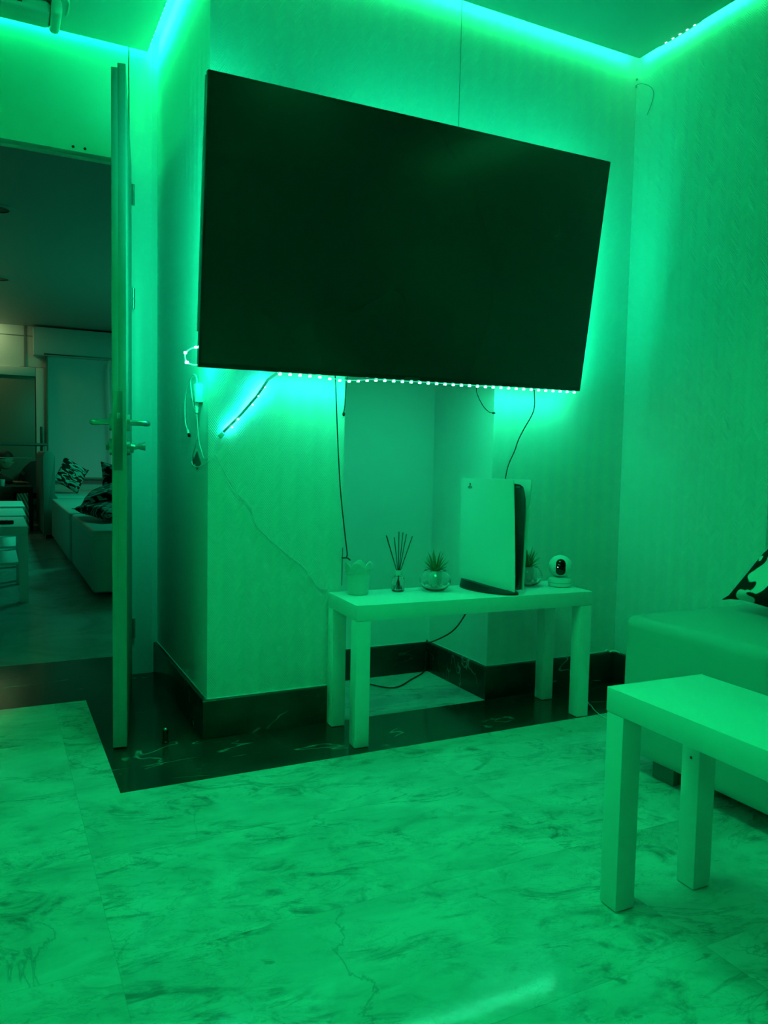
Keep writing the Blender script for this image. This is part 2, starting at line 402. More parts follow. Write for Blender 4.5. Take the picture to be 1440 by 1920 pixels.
# ------------------------------------------------------------------ ceiling light strips (tape with its diodes)
names = ['green light tape hidden in the cove above the television', 'green light tape along the ceiling edge by the right wall',
         'green light tape in the cove beside the pier', 'green light tape in the cove above the doorway',
         'unseen green light tape added at the left wall to brighten the room']
for (a, b, f), nm in zip(strips, names):
    A, B, F = Vector((*a, ZL)), Vector((*b, ZL)), Vector((*f, 0)); L = (B-A).length
    t = thing('led_strip', nm, 'light strip', (A.x, A.y, ZL))
    MB().ribbon([A-F*.003, B-F*.003], (0, 0, 1), .012, .002).build('tape', M_tape, t, A)
    q = MB(); k = int(L/.0333)
    for i in range(k):
        p = A+(B-A)*((i+.5)/k)+F*.001
        if 0 and -.40 < p.y < -.15: continue
        q.box(p-Vector((.0025, .0025, .0025)), p+Vector((.0025, .0025, .0025)))
    q = q.build('diodes', M_leadd if f == (0, 1) and a[1] > .5 else M_leadc, t, A); q['kind'] = 'stuff'
    if f == (1, 0) and a[1] > -.05 and a[0] > -.02:
        tp = MB().ribbon([(-.0270, -.14+(-.20)*i/12, ZP+.004-.004*math.sin(math.pi*i/12)) for i in range(13)], (0, 0, 1), .008, .002).build('loose_tape', M_white, t, A)
        for i in range(5):
            p = Vector((-.0285, -.1745-.0333*i, ZP+.0005)); MB().box(p-Vector((.003, .004, .002)), p+Vector((.003, .004, .002)), .001).build('led', M_leadc, t, A)

# ------------------------------------------------------------------ television, tilted towards the room
TV = thing('television', 'large black flat television, switched off, tilted forward on the wall', 'television')
TV.location = (-1.0253, -.1437, 1.5728)
ya, ti, ro = R(-.556), R(9.013), R(.343)
u = Vector((math.cos(ya), math.sin(ya), 0)); n0 = Vector((-math.sin(ya), math.cos(ya), 0))
wv = math.cos(ti)*Vector((0, 0, 1))-math.sin(ti)*n0
u2 = u*math.cos(ro)+wv*math.sin(ro); w2 = -u*math.sin(ro)+wv*math.cos(ro); d2 = w2.cross(u2)*1.0   # d2 points to the room or wall
if d2.y > 0: d2 = -d2
MT = Matrix((u2, -d2, w2)).transposed()      # local x right, y to the wall, z up
TV.rotation_euler = MT.to_euler()
W, H = 1.44, .814
MB().box((-W/2, 0, -H/2), (W/2, .022, H/2), .003).build('frame', M_blackp, TV)
MB().box((-W/2+.008, -.0012, -H/2+.014), (W/2-.008, .002, H/2-.008), .0008).build('screen', M_screen, TV)
MB().box((-.50, .022, -.34), (.50, .045, .12), .008).build('back_housing', M_blackp, TV)
MB().box((-.03, -.0035, -H/2+.002), (.03, .004, -H/2+.012), .002).build('sensor_bar', M_dark, TV)
def tvp(x, y, z): return TV.location+MT @ Vector((x, y, z))
br = MB().box((-1.25, .000, 1.62), (-.80, .0145, 1.70)).box((-1.25, .000, 1.80), (-.80, .0145, 1.84))
for x in (-1.18, -.87):
    br.box((x-.015, -.13, 1.66), (x+.015, .006, 1.68)).box((x-.015, -.10, 1.82), (x+.015, .006, 1.835))
tag(br.build('wall_bracket', M_dark), 'dark steel bracket holding the television on the wall', 'bracket')

# the strip stuck round its back edge
LS = thing('led_strip', 'mint glowing light tape round the television back, looping out at its left', 'light strip', (-1.74, -.05, 1.19))
off = LS.location.copy()
def T(x, z, y=.022): return tvp(x, y, z)
bot = [T(-.46+.0, -H/2-.002)]
pth = []
xs = [-.465+i*(1.178/46) for i in range(47)]
for x in xs:
    sag = .009*math.exp(-((x+.235)/.075)**2)
    pth.append(T(x, -H/2-.0035-sag, .018-.010*math.exp(-((x+.235)/.075)**2)))
pth += [T(W/2+.001, -H/2+.008, .024)]+[T(W/2+.001, -H/2+.02+.78*i/8, .024) for i in range(9)]
pth2 = [T(W/2-.01-1.42*i/10, H/2+.001, .024) for i in range(11)]
pth3 = [T(-W/2-.001, H/2-.01-.70*i/8, .024) for i in range(9)]
M_tapelit = mat('lit_led_tape', (.6, .7, .65), .5, emit=(.05, 1, .55), es=.8)  # tape's own emission imitates the diodes' light falling on it
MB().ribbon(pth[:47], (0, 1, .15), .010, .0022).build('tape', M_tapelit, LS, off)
MB().ribbon(pth[47:], (0, 1, .15), .010, .0016).build('tape', M_tape, LS, off)
MB().ribbon(pth2, (0, 1, .15), .010, .0016).build('tape', M_tape, LS, off)
MB().ribbon(pth3, (0, 1, .15), .010, .0016).build('tape', M_tape, LS, off)
loop = [(-1.722, -.06, 1.2255), (-1.7435, -.06, 1.2262), (-1.7600, -.06, 1.2215), (-1.7740, -.06, 1.2103), (-1.7785, -.06, 1.1955),
        (-1.7720, -.06, 1.1800), (-1.7577, -.06, 1.1745), (-1.7435, -.06, 1.1745), (-1.7250, -.06, 1.1765)]
M_tapeglow = mat('led_tape_glow', (.6, .7, .65), .5, emit=(.10, 1, .62), es=.9)  # emission stands in for the diodes' light on the loop
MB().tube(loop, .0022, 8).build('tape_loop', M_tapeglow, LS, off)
dg = [(-1.478, -.020, 1.1715), (-1.505, -.010, 1.150), (-1.541, -.004, 1.0940), (-1.590, .002, 1.035), (-1.6450, .003, .9790)]
MB().ribbon(dg, (.75, 0, -.65), .0085, .002).build('tape_tail', M_tape, LS, off)
MB().box((-1.661, -.004, .962), (-1.643, .008, .976), .002, rot=Euler((0, R(-45), 0)).to_matrix()).build('connector', M_white, LS, off)
proto = None
def led(p, s=.0032):
    global proto
    if proto is None:
        proto = MB().box((-.0032, -.0028, -.0024), (.0032, .0028, .0024), .001).build('led', M_lead, LS); o = proto
    else: o = proto.copy(); COL.objects.link(o)
    o.location = Vector(p)-off; o.scale = (s/.0032,)*3; return o
for i in range(0, 36):
    x = -.46+i*.0333; sag = .009*math.exp(-((x+.235)/.075)**2)
    led(T(x, -H/2-.006-sag, .016-.010*math.exp(-((x+.235)/.075)**2)), .0042)
led(T(W/2+.0025, -H/2+.022, .020), .0034)
led((-1.7780, -.062, 1.2080), .0042); led((-1.7735, -.062, 1.1795), .0048); led((-1.7470, -.062, 1.2262), .004); led((-1.7285, -.062, 1.2245), .003); led((-1.7300, -.062, 1.1768), .003)
for q in ((-1.5180, -.004, 1.129), (-1.5385, -.002, 1.100), (-1.5560, 0, 1.072), (-1.602, .001, 1.0235), (-1.6215, .001, .998)):
    led((q[0]+.0035, q[1]-.002, q[2]-.0035), .0022)

# adapter of the strip on the pier's side, with its cords
AD = thing('power_adapter', 'white plug-in adapter on the pier side below the television', 'adapter', (-1.69, .162, 1.06)); off = AD.location.copy()
MB().box((-1.715, .080, 1.073), (-1.690, .122, 1.133), .004).build('body', M_white, AD, off)
MB().box((-1.700, .110, 1.070), (-1.690, .142, 1.138), .003).build('wall_plate', M_white, AD, off)
MB().cyl((-1.706, .100, 1.073), (-1.706, .100, 1.040), .006, 14, .0045).build('strain_relief', M_white, AD, off)
MB().tube([(-1.706, .100, 1.040), (-1.702, .100, .99), (-1.700, .090, .945), (-1.696, .070, .915), (-1.694, .050, .895), (-1.693, .010, .900),
           (-1.672, .006, .9080), (-1.6534, .008, .8788), (-1.6048, .008, .7947), (-1.5554, .010, .7432), (-1.5335, .012, .6825), (-1.4789, .012, .6288), (-1.4138, .012, .5737), (-1.3663, .012, .5359), (-1.3175, .011, .4703), (-1.2842, .008, .4600)], .0016, 6).build('mains_cord', M_whitecable, AD, off)
MB().tube([(-1.706, .095, 1.128), (-1.704, .115, 1.155), (-1.702, .165, 1.168), (-1.701, .205, 1.160), (-1.700, .212, 1.13), (-1.700, .165, 1.06), (-1.698, .125, 1.01), (-1.698, .120, .975), (-1.698, .150, .935), (-1.698, .190, .905), (-1.698, .200, .880), (-1.698, .165, .868), (-1.698, .09, .868), (-1.700, .02, .876), (-1.700, -.010, .882), (-1.680, -.012, .905), (-1.662, .000, .952), (-1.655, .001, .968)], .0021, 8).build('strip_cord', M_whitecable, AD, off)
MB().tube([(-1.701, .200, 1.163), (-1.700, .245, 1.150), (-1.699, .295, 1.11), (-1.698, .312, 1.06), (-1.698, .300, 1.015), (-1.697, .265, .985)], .0021, 8).cyl((-1.697, .269, .989), (-1.697, .255, .976), .0045, 10).build('spare_cord', M_whitecable, AD, off)
MB().cyl((-1.697, .255, .976), (-1.697, .248, .969), .0052, 10).build('barrel_plug', M_blackp, AD, off)
m_patch = mat('dark_patch_grey', (.10, .10, .10), .8)  # flat dark grey for the two diamonds on the pier side
for (y, z, hw, hh), lb in (((.150, .888, .046, .030), 'larger dark diamond-shaped patch on the pier side by the white cord'), ((.215, .884, .026, .017), 'smaller dark patch on the pier side, nearer the doorway')):
    tag(MB().prism([(y-hw, z-hh*.3), (y+hw*.2, z-hh), (y+hw, z+hh*.2), (y+hw*.1, z+hh)], -1.6925, -1.689, frame=lambda a, b, h: Vector((h, a, b))).build('dark_patch', m_patch), lb, 'adhesive patch')

# black cables hanging from the television
def cable(pts, r, label, m=M_blackc, extra=None):
    mb = MB().tube(pts, r, 8)
    if extra: extra(mb)
    return tag(mb.build('cable', m), label, 'cable')
cable([(-1.2747, .000, 1.20), (-1.2747, -.015, 1.1632), (-1.2643, -.012, 1.0092), (-1.2566, -.010, .9031), (-1.2467, -.012, .7783), (-1.2327, -.018, .6521), (-1.2240, -.020, .585), (-1.2212, -.010, .570)], .0021, 'black cable hanging from the television down to the white pot')
cable([(-1.2270, .0145, .566), (-1.2290, .004, .5655), (-1.2200, -.012, .567), (-1.2100, -.018, .559)], .0024, 'short black cable bending from the niche edge behind the white pot')
cable([(-1.2270, .0105, .600), (-1.2285, .0095, .55), (-1.2290, .0095, .470)], .0011, 'thin dark wire down the niche edge behind the pot')
cable([(-1.2225, .0, 1.20), (-1.2225, .01, 1.1644), (-1.2275, .012, 1.0836), (-1.2310, .012, 1.060)], .0016, 'short black cable under the television at the left niche edge', extra=lambda m: m.sphere((-1.2305, .013, 1.054), .0048, (1, 1, 1.6), 12, 8))
cable([(-.6977, .01, 1.19), (-.6960, .02, 1.158), (-.6680, .02, 1.1107), (-.6420, .015, 1.0870), (-.6300, .014, 1.0848)], .0016, 'short black cable under the television at the right niche edge', extra=lambda m: m.sphere((-.6240, .012, 1.0842), .0050, (1.7, 1, .8), 12, 8))
cable([(-.464, -.01, 1.20), (-.464, -.02, 1.1618), (-.4664, -.022, 1.0979), (-.5079, -.020, 1.0266), (-.5300, -.018, .985), (-.5462, -.020, .9461), (-.575, -.020, .885), (-.605, -.045, .82)], .0021, 'black cable running from the television down behind the games console')
cable([(-.690, .012, .41), (-.7000, .050, .325), (-.7386, .080, .2550), (-.760, .200, .19), (-.6450, .4330, .1350), (-.648, .4330, .06), (-.660, .425, .006), (-.76, .345, .005), (-.8861, .262, .005), (-.9551, .345, .005), (-.99, .45, .005)], .0027, 'black cable from under the long bench curling over the niche floor')
cable([(-.285, -.150, .10), (-.2900, -.165, .03), (-.2952, -.1899, .004), (-.3100, -.225, .003), (-.3339, -.2688, .003), (-.3550, -.3386, .003), (-.36, -.50, .003), (-.35, -.66, .003)], .0018, 'thin white cable on the floor between the two benches', M_whitecable)
cable([(.008, .006, 2.405), (.010, -.020, 2.398), (.012, -.060, 2.372), (.0125, -.080, 2.34), (.012, -.070, 2.30), (.012, -.050, 2.268)], .0013, 'thin loose wire curling out of the upper right corner', mat('grey_wire', (.35, .35, .34), .6),
      extra=lambda m: (m.sphere((.008, .008, 2.425), .0042, (1, 1, 1.1), 10, 8), m.sphere((.006, .008, 2.398), .0038, (1, 1, 1.8), 10, 8)))

# ------------------------------------------------------------------ long white benches
def make_bench(label, loc, rz, hole=None):
    t = thing('side_bench', label, 'bench', loc, rz, 'white benches of the room')
    L, D, Hh, w_ = .90, .26, .452, .049
    MB().box((0, 0, Hh-.05), (L, D, Hh), .0012).build('bench_top', M_lacquer, t)
    for i, (x, y) in enumerate(((0, 0), (L-w_, 0), (0, D-w_), (L-w_, D-w_))):
        lg = MB().box((x+.0006, y+.0006, .002), (x+w_-.0006, y+w_-.0006, Hh-.0505), .001).build('leg', M_lacquer, t)
        MB().box((x+.003, y+.003, 0), (x+w_-.003, y+w_-.003, .003)).build('glide', M_blackp, lg)
        if hole and i == hole[0]: MB().cyl((x-.0008+.0006, y+.024, hole[1]), (x+.006, y+.024, hole[1]), .0035, 14).build('screw_hole', M_dark, lg)
    return t
B1 = make_bench('long white bench along the wall under the television', (-1.2951, -.2619, 0), R(-2.605))
B2 = make_bench('white bench in the foreground right, standing before the sofa', (-1.1795, -1.2368, 0), R(-91.7915))
lg = [o for o in B2.children if o.name.startswith('leg')][2]
ZT = .4521
# screw hole on the second leg's outer short side, facing left of the room
# leg faces: local y=0 side faces -x; hole drilled on that face
MB().cyl((.026, .2112, .283), (.026, .2160, .283), .0032, 14).build('screw_hole', M_dark, lg)
MB().box((-.0008, .0, .404), (.0012, .262, .4525)).build('edge_band', M_lacquer, B2)

# ------------------------------------------------------------------ things on the long bench
# pot with a scalloped, perforated rim
pt = thing('plant_pot', 'empty white pot with scalloped lacy rim at the bench left end', 'pot', (-1.2035, -.0680, ZT))
def wv_(j, a):
    k = [0, 0, 0, 0, 0, .35, .7, 1, 1, 1, .7, .35, 0, 0, 0][j] if j < 15 else 0
    return k*.0085*(abs(math.cos(a*math.pi*6))*2-1.)
prof = [(0, 0), (.030, 0), (.0325, .003), (.0345, .03), (.0375, .06), (.0395, .08), (.041, .092), (.0418, .100), (.0408, .1005), (.0400, .100), (.0385, .088), (.037, .078), (.0355, .06), (.032, .03), (0, .006)]
MB().lathe(prof, 72, wave=wv_).build('pot_body', M_pot, pt)
pt.scale = (1.08, 1.08, 1.0)
q = MB()
for i in range(30):
    for k, z in enumerate((.070, .077, .084)):
        a = 2*math.pi*(i+.5*(k % 2))/30; r_ = .0386+z*.0+.0006*k
        q.sphere((r_*math.cos(a), r_*math.sin(a), z), .0016, (1, 1, 1.2), 6, 4)
q.build('rim_lace', M_pot, pt)
# reed diffuser
df = thing('reed_diffuser', 'small glass reed diffuser with dark sticks on the bench', 'reed diffuser', (-1.0520, -.0690, ZT))
def rsq(a, b, z0, z1, bev, m, name, par): return MB().box((-a, -b, z0), (a, b, z1), bev, 3).build(name, m, par)
MB().lathe([(0, 0), (.0185, 0), (.0215, .002), (.0222, .006), (.0222, .040), (.0205, .048), (.014, .053), (.0115, .056), (.0115, .060), (.0095, .060), (.0095, .055), (.018, .046), (.0195, .040), (.0195, .0065), (.016, .004), (0, .004)], 32).build('bottle', M_glass, df)
MB().lathe([(0, .0045), (.016, .0045), (.0192, .007), (.0192, .019), (0, .019)], 28).build('oil', M_liquid, df)
MB().lathe([(.0085, .056), (.0130, .056), (.0133, .058), (.0133, .071), (.0125, .0735), (.0085, .0735)], 28).build('collar', M_pot, df)
for (tx, ty, tz, bx) in ((-.048, .0, .193, .010), (-.040, .02, .192, .007), (-.024, -.01, .188, .006), (.004, .01, .205, 0), (.009, -.01, .204, -.002), (.036, .015, .195, -.006), (.046, -.01, .190, -.010)):
    MB().tube([(bx, -ty*.3, .008), (tx*.16, ty*.16, .074), (tx, ty, tz)], .00145, 6, smooth=False).build('reed', M_reed, df)
# round glass with a succulent
def make_bowl(label, loc, rz):
    t = thing('succulent_bowl', label, 'potted plant', loc, rz, 'round glasses with succulents')
    out = [(0, 0), (.026, 0), (.030, .001), (.044, .012), (.0545, .028), (.0555, .042), (.050, .056), (.041, .066), (.0375, .069), (.0385, .0715)]
    inn = [(.0365, .0710), (.0355, .0685), (.0395, .064), (.048, .055), (.0530, .042), (.052, .029), (.042, .0145), (.028, .0045), (0, .004)]
    MB().lathe(out+inn, 48).build('glass', M_glass, t)
    rr = random.Random(4); q = MB()
    for i in range(90):
        a = rr.uniform(0, 6.28); r_ = math.sqrt(rr.random())*.040; z = .010+max(0, (r_-.028))*.5+rr.uniform(0, .008)
        q.sphere((r_*math.cos(a), r_*math.sin(a), z+.004), rr.uniform(.002, .0042), (1, 1, .75), 7, 5)
    g_ = q.build('gravel', M_pebble, t); g_['kind'] = 'stuff'
    MB().lathe([(0, .016), (.016, .016), (.021, .022), (.0245, .045), (.0235, .062), (.019, .070), (.0165, .070), (.0165, .066), (0, .066)], 28).build('inner_pot', M_pot, t)
    lf = 0
    for ring, (cnt, tilt, ln) in enumerate(((5, 12, .078), (8, 26, .070), (9, 40, .060), (6, 56, .046))):
        for i in range(cnt):
            a = 2*math.pi*(i+ring*.37)/cnt+rr.uniform(-.15, .15); tl = R(tilt+rr.uniform(-5, 5)); L = ln*rr.uniform(.88, 1.05)
            d = Vector((math.cos(a)*math.sin(tl), math.sin(a)*math.sin(tl), math.cos(tl))); side = Vector((-math.sin(a), math.cos(a), 0)); nn = d.cross(side)
            b0 = Vector((math.cos(a)*.004, math.sin(a)*.004, .064)); mb = MB(); prev = None
            for k in range(7):
                s_ = k/6; wd = .0052*math.sin(math.pi*(.18+.82*s_))**.8*(1-s_*.3)+.0003; c_ = b0+d*L*s_+nn*(-.006*s_*s_)
                ring_ = [mb.bm.verts.new(c_+v) for v in (side*wd, nn*wd*.45, -side*wd, -nn*wd*.35)]
                if prev:
                    for m_ in range(4): mb.bm.faces.new((prev[m_], prev[(m_+1) % 4], ring_[(m_+1) % 4], ring_[m_]))
                else: mb.bm.faces.new(ring_[::-1])
                prev = ring_
            mb.bm.faces.new(prev); mb.build('leaf', M_leaf, t, ang=60)
    return t
bw = make_bowl('round glass bowl with a spiky succulent left of the games console', (-.9210, -.0950, ZT), 0)
b2 = copy_tree(bw); b2.location = (-.5420, -.1150, ZT); b2.rotation_euler = (0, 0, 1.3)
b2['label'] = 'round glass bowl with a spiky succulent half hidden behind the games console'

# games console standing upright
PS = thing('games_console', 'tall white games console with black core standing on the bench', 'games console', (-.711, -.273, ZT), R(15))
# local: x = width (to the right), y = depth (to the wall), z up
def panel(side):
    mb = MB(); NU, NV = 22, 26; grid = []
    for j in range(NV+1):
        v = j/NV; row = []
        for i in range(NU+1):
            s_ = i/NU; y = s_*.258
            zlo = .006+.022*s_**.75 if side < 0 else .012+.012*s_
            zhi = .392-.002*s_
            z = zlo+(zhi-zlo)*v
            if side < 0:
                x = -.001-.015*math.sin(math.pi*s_)*(.55+.45*v)-.024*v**1.3*(1-s_)**1.2
            else:
                x = .0490+.0265*v**1.25*(1-s_)**.7+.012*math.sin(math.pi*s_)+.006*s_
            row.append((x, y, z))
        grid.append(row)
    th = .0035*(1 if side < 0 else -1)
    A_ = [[mb.bm.verts.new(p) for p in r_] for r_ in grid]
    Bv = [[mb.bm.verts.new((p[0]+th, p[1], p[2])) for p in r_] for r_ in grid]
    for j in range(NV):
        for i in range(NU):
            mb.bm.faces.new((A_[j][i], A_[j][i+1], A_[j+1][i+1], A_[j+1][i])); mb.bm.faces.new((Bv[j][i], Bv[j+1][i], Bv[j+1][i+1], Bv[j][i+1]))
    for i in range(NU):
        mb.bm.faces.new((A_[0][i], Bv[0][i], Bv[0][i+1], A_[0][i+1])); mb.bm.faces.new((A_[NV][i], A_[NV][i+1], Bv[NV][i+1], Bv[NV][i]))
    for j in range(NV):
        mb.bm.faces.new((A_[j][0], A_[j+1][0], Bv[j+1][0], Bv[j][0])); mb.bm.faces.new((A_[j][NU], Bv[j][NU], Bv[j+1][NU], A_[j+1][NU]))
    return mb.build('side_panel', M_white, PS, ang=40)
panel(-1); panel(1)
# glossy core with rounded shoulders, narrowing downwards
core = MB()
pr = []
xl0 = .008
for (x, z) in ((.004, .014), (.045, .014), (.0465, .10), (.047, .20), (.050, .28), (.050, .325), (.046, .350), (.036, .368), (.020, .376), (-.010, .379), (-.016, .379), (-.010, .25), (-.003, .12)): pr.append((x, z))
core.prism(pr, .006, .245, frame=lambda a, b, h: Vector((a if a > 0 else (a if h < .01 else .002), h, b)), bev=.002)
core.build('core', mat('piano_black', (.006, .006, .006), .08, spec=.6), PS)
MB().box((-.004, .004, .366), (.016, .007, .369), .001).build('front_slot', M_metal, PS)
# stand: wedge-like round cradle
st = MB()
sp = []
for k in range(40):
    a = 2*math.pi*k/40; sp.append((.005+.062*math.cos(a)*(1 if math.cos(a) < 0 else .72), .120+.128*math.sin(a)))
lo = [st.bm.verts.new((x, y, 0)) for x, y in sp]; lo2 = [st.bm.verts.new((x*1.02, y, .006)) for x, y in sp]
hi = [st.bm.verts.new((.010+(x-.010)*.78, y*.97+.006, .010+.018*min(1, max(0, y)/.16))) for x, y in sp]
for A_, B_ in ((lo, lo2), (lo2, hi)):
    for k in range(40): st.bm.faces.new((A_[k], A_[(k+1) % 40], B_[(k+1) % 40], B_[k]))
st.bm.faces.new(lo[::-1]); st.bm.faces.new(hi); st.build('stand', M_blackp, PS)
# little emblem near the upper rear of the left panel
em = MB()
ex, ey, ez = -.0142, .204, .365
def epos(a, b, h=0): return Vector((ex-.0012+h, ey-a, ez+b))
em.tube([epos(-.0008, -.008), epos(-.0008, .009)], .0009, 6, smooth=False)
em.tube([epos(-.0008, .009), epos(.0022, .0078), epos(.0034, .004), epos(.0022, .001)], .0008, 6)
em.tube([epos(-.0075, -.0045), epos(-.003, -.0025)], .0009, 6); em.tube([epos(.0020, -.0020), epos(.0080, -.0040), epos(.0085, -.0060), epos(.002, -.0088), epos(-.004, -.0086), epos(-.0082, -.0066), epos(-.0075, -.0045)], .0009, 6)
em.build('emblem', M_dark, PS)

# little round security camera
SC = thing('security_camera', 'small white round security camera at the right end of the bench', 'security camera', (-.4330, -.1680, ZT), R(-37))
MB().lathe([(0, 0), (.036, 0), (.041, .002), (.0425, .006), (.0425, .024), (.0405, .028), (.033, .031), (.028, .034), (0, .034)], 40).build('base', M_white, SC)
MB().lathe([(.0425, .0145), (.0428, .0150), (.0425, .0155)], 40).build('base_seam', M_dark, SC)
MB().sphere((0, 0, .0735), .0425, (1, 1, .96), 40, 26).build('head', M_white, SC)
fc = MB()
NP = 40; cap = []
for k in range(16):
    a = math.pi*k/15; cap.append((.0172*math.cos(a), .0172*math.sin(a)+.0125))
for k in range(1, 8): cap.append((-.0172, .0125-.025*k/8))
for k in range(16):
    a = math.pi+math.pi*k/15; cap.append((.0172*math.cos(a), .0172*math.sin(a)-.0125))
for k in range(1, 8): cap.append((.0172, -.0125+.025*k/8))
NP = len(cap)
def onhead(hx, hz, extra=0):
    rr_ = .0425+extra; return Vector((hx, -math.sqrt(max(1e-6, rr_*rr_-hx*hx-(hz*1.02)**2)), .0735+hz))
rings = []
for s_ in (1.0, .85, .7, .5, .3, .12): rings.append([fc.bm.verts.new(onhead(x*s_, z*s_, .0006)) for x, z in cap])
for a_, b_ in zip(rings, rings[1:]):
    for k in range(NP): fc.bm.faces.new((a_[k], a_[(k+1) % NP], b_[(k+1) % NP], b_[k]))
fc.bm.faces.new(rings[-1]); fc.build('face_window', M_gloss, SC)
MB().tube([onhead(x*1.06, z*1.04, .0004) for x, z in cap+cap[:1]], .0012, 8, smooth=False).build('face_rim', M_white, SC)
MB().lathe([(.0070, 0), (.0075, .0008), (.0055, .0012), (.003, .0006), (0, .0004)], 24).build('lens', M_gloss, SC)
ln_ = [o for o in SC.children if o.name.startswith('lens')][0]; ln_.location = (0, -.0425, .0735); ln_.rotation_euler = (R(90), 0, 0)
MB().sphere(onhead(-.0105, .001, .0008), .0017, (1, 1, 1), 10, 8).build('status_light', mat('small_white_light', (1, 1, 1), .4, emit=(.5, 1, .8), es=3), SC)

# ------------------------------------------------------------------ the open door leaf
D = thing('door_1', 'white door leaf standing open, seen edge on', 'door', (-1.800, .838, 0)); D['kind'] = 'structure'; del D['category']
e0 = Vector((-1.9552, .0195, 0)); hg = Vector((-1.8150, .838, 0)); dv = (e0-hg); Ld = dv.length
D.location = (hg.x, hg.y, 0); D.rotation_euler = (0, 0, math.atan2(dv.y, dv.x))
# local x runs from hinge to free edge; local y>0 is the right-hand face
TH = .0405
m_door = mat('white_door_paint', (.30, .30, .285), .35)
MB().box((0, -TH/2, .008), (Ld, -TH/2+.0185, 2.018), .001).box((0, -TH/2+.018, .008), (Ld, TH/2, 2.032), .001).build('leaf', m_door, D)
MB().box((Ld-.001, -.0155, .855), (Ld+.0018, .0095, 1.090), .0006).build('lock_plate', M_metald, D)
MB().box((Ld, -.006, 1.008), (Ld+.006, .003, 1.026), .001).build('latch', M_metal, D)
for sgn in (-1, 1):
    y0 = sgn*TH/2
    rs = MB().cyl((Ld-.060, y0, 1.000), (Ld-.060, y0+sgn*.010, 1.000), .026, 28).build('handle_rose', M_metal, D)
    hd = MB().tube([(Ld-.060, y0+sgn*.008, 1.000), (Ld-.060, y0+sgn*.045, 1.000), (Ld-.066, y0+sgn*.056, 1.000), (Ld-.085, y0+sgn*.060, 1.000), (Ld-.165, y0+sgn*.060, 1.002), (Ld-.180, y0+sgn*.050, 1.003)], .0088, 12).build('handle', M_metal, D)
    MB().cyl((Ld-.060, y0, .925), (Ld-.060, y0+sgn*.010, .925), .025, 28).build('cylinder_rose', M_metal, D)
MB().cyl((Ld-.060, TH/2+.010, .925), (Ld-.060, TH/2+.022, .922), .015, 24).build('knob_base', M_metal, D)
MB().cyl((Ld-.060, TH/2+.020, .924), (Ld-.060, TH/2+.036, .928), .0065, 16).lathe([(0, 0)], 3).build('knob_stem', M_metal, D)
MB().tube([(Ld-.060, TH/2+.032, .928), (Ld-.060, TH/2+.040, .928), (Ld-.060, TH/2+.052, .929), (Ld-.060, TH/2+.054, .929)], lambda t: .007+.007*min(1, t*1.3), 20, smooth=False).build('thumb_turn', M_metal, D)
MB().box((Ld-.068, -TH/2-.020, .915), (Ld-.052, -TH/2-.008, .938), .003).build('key_cylinder', M_metald, D)
for z in (1.92, 1.519, .198):
    h = MB().cyl((-.004, TH/2+.006, z-.040), (-.004, TH/2+.006, z-.0015), .0065, 14).cyl((-.004, TH/2+.006, z+.0015), (-.004, TH/2+.006, z+.040), .0065, 14).box((-.003, TH/2-.001, z-.04), (.022, TH/2+.001, z+.04))
    h.build('hinge', M_metal, D)
# door stop
DS = thing('door_stop', 'small dark floor door stop with a shiny tip on the black marble', 'door stop', (-1.8173, .0283, 0))
MB().lathe([(0, 0), (.011, 0), (.011, .003), (.0085, .006), (.0085, .033), (.0095, .035), (.0095, .041), (.008, .043), (0, .043)], 24).build('rubber_post', M_blackp, DS)
MB().sphere((0, 0, .043), .0062, (1, 1, .7), 16, 10).build('metal_cap', M_metal, DS)
# rounded fixture on the ceiling near the doorway
CF = thing('ceiling_fixture', 'long white rounded housing on the ceiling above the doorway', 'ceiling fixture', (-2.6, .55, ZP)); off = CF.location.copy()
m_fix = mat('glossy_white_housing', (.68, .68, .67), .22)
MB().box((-3.2, .640, ZP-.045), (-2.092, .765, ZP-.0002), .018, 5).build('housing', m_fix, CF, off)
MB().box((-2.094, .605, ZP-.055), (-2.058, .770, ZP-.0002), .016, 5).build('end_cap', m_fix, CF, off)
MB().tube([(-2.19, .590, ZP-.004), (-2.09, .585, ZP-.004), (-2.046, .598, ZP-.004), (-2.035, .64, ZP-.004), (-2.037, .71, ZP-.004)], .004, 8).build('outer_rim', m_fix, CF, off)
MB().box((-2.20, .638, ZP-.030), (-2.185, .642, ZP-.024), .001).build('vent_slot', M_dark, CF, off)

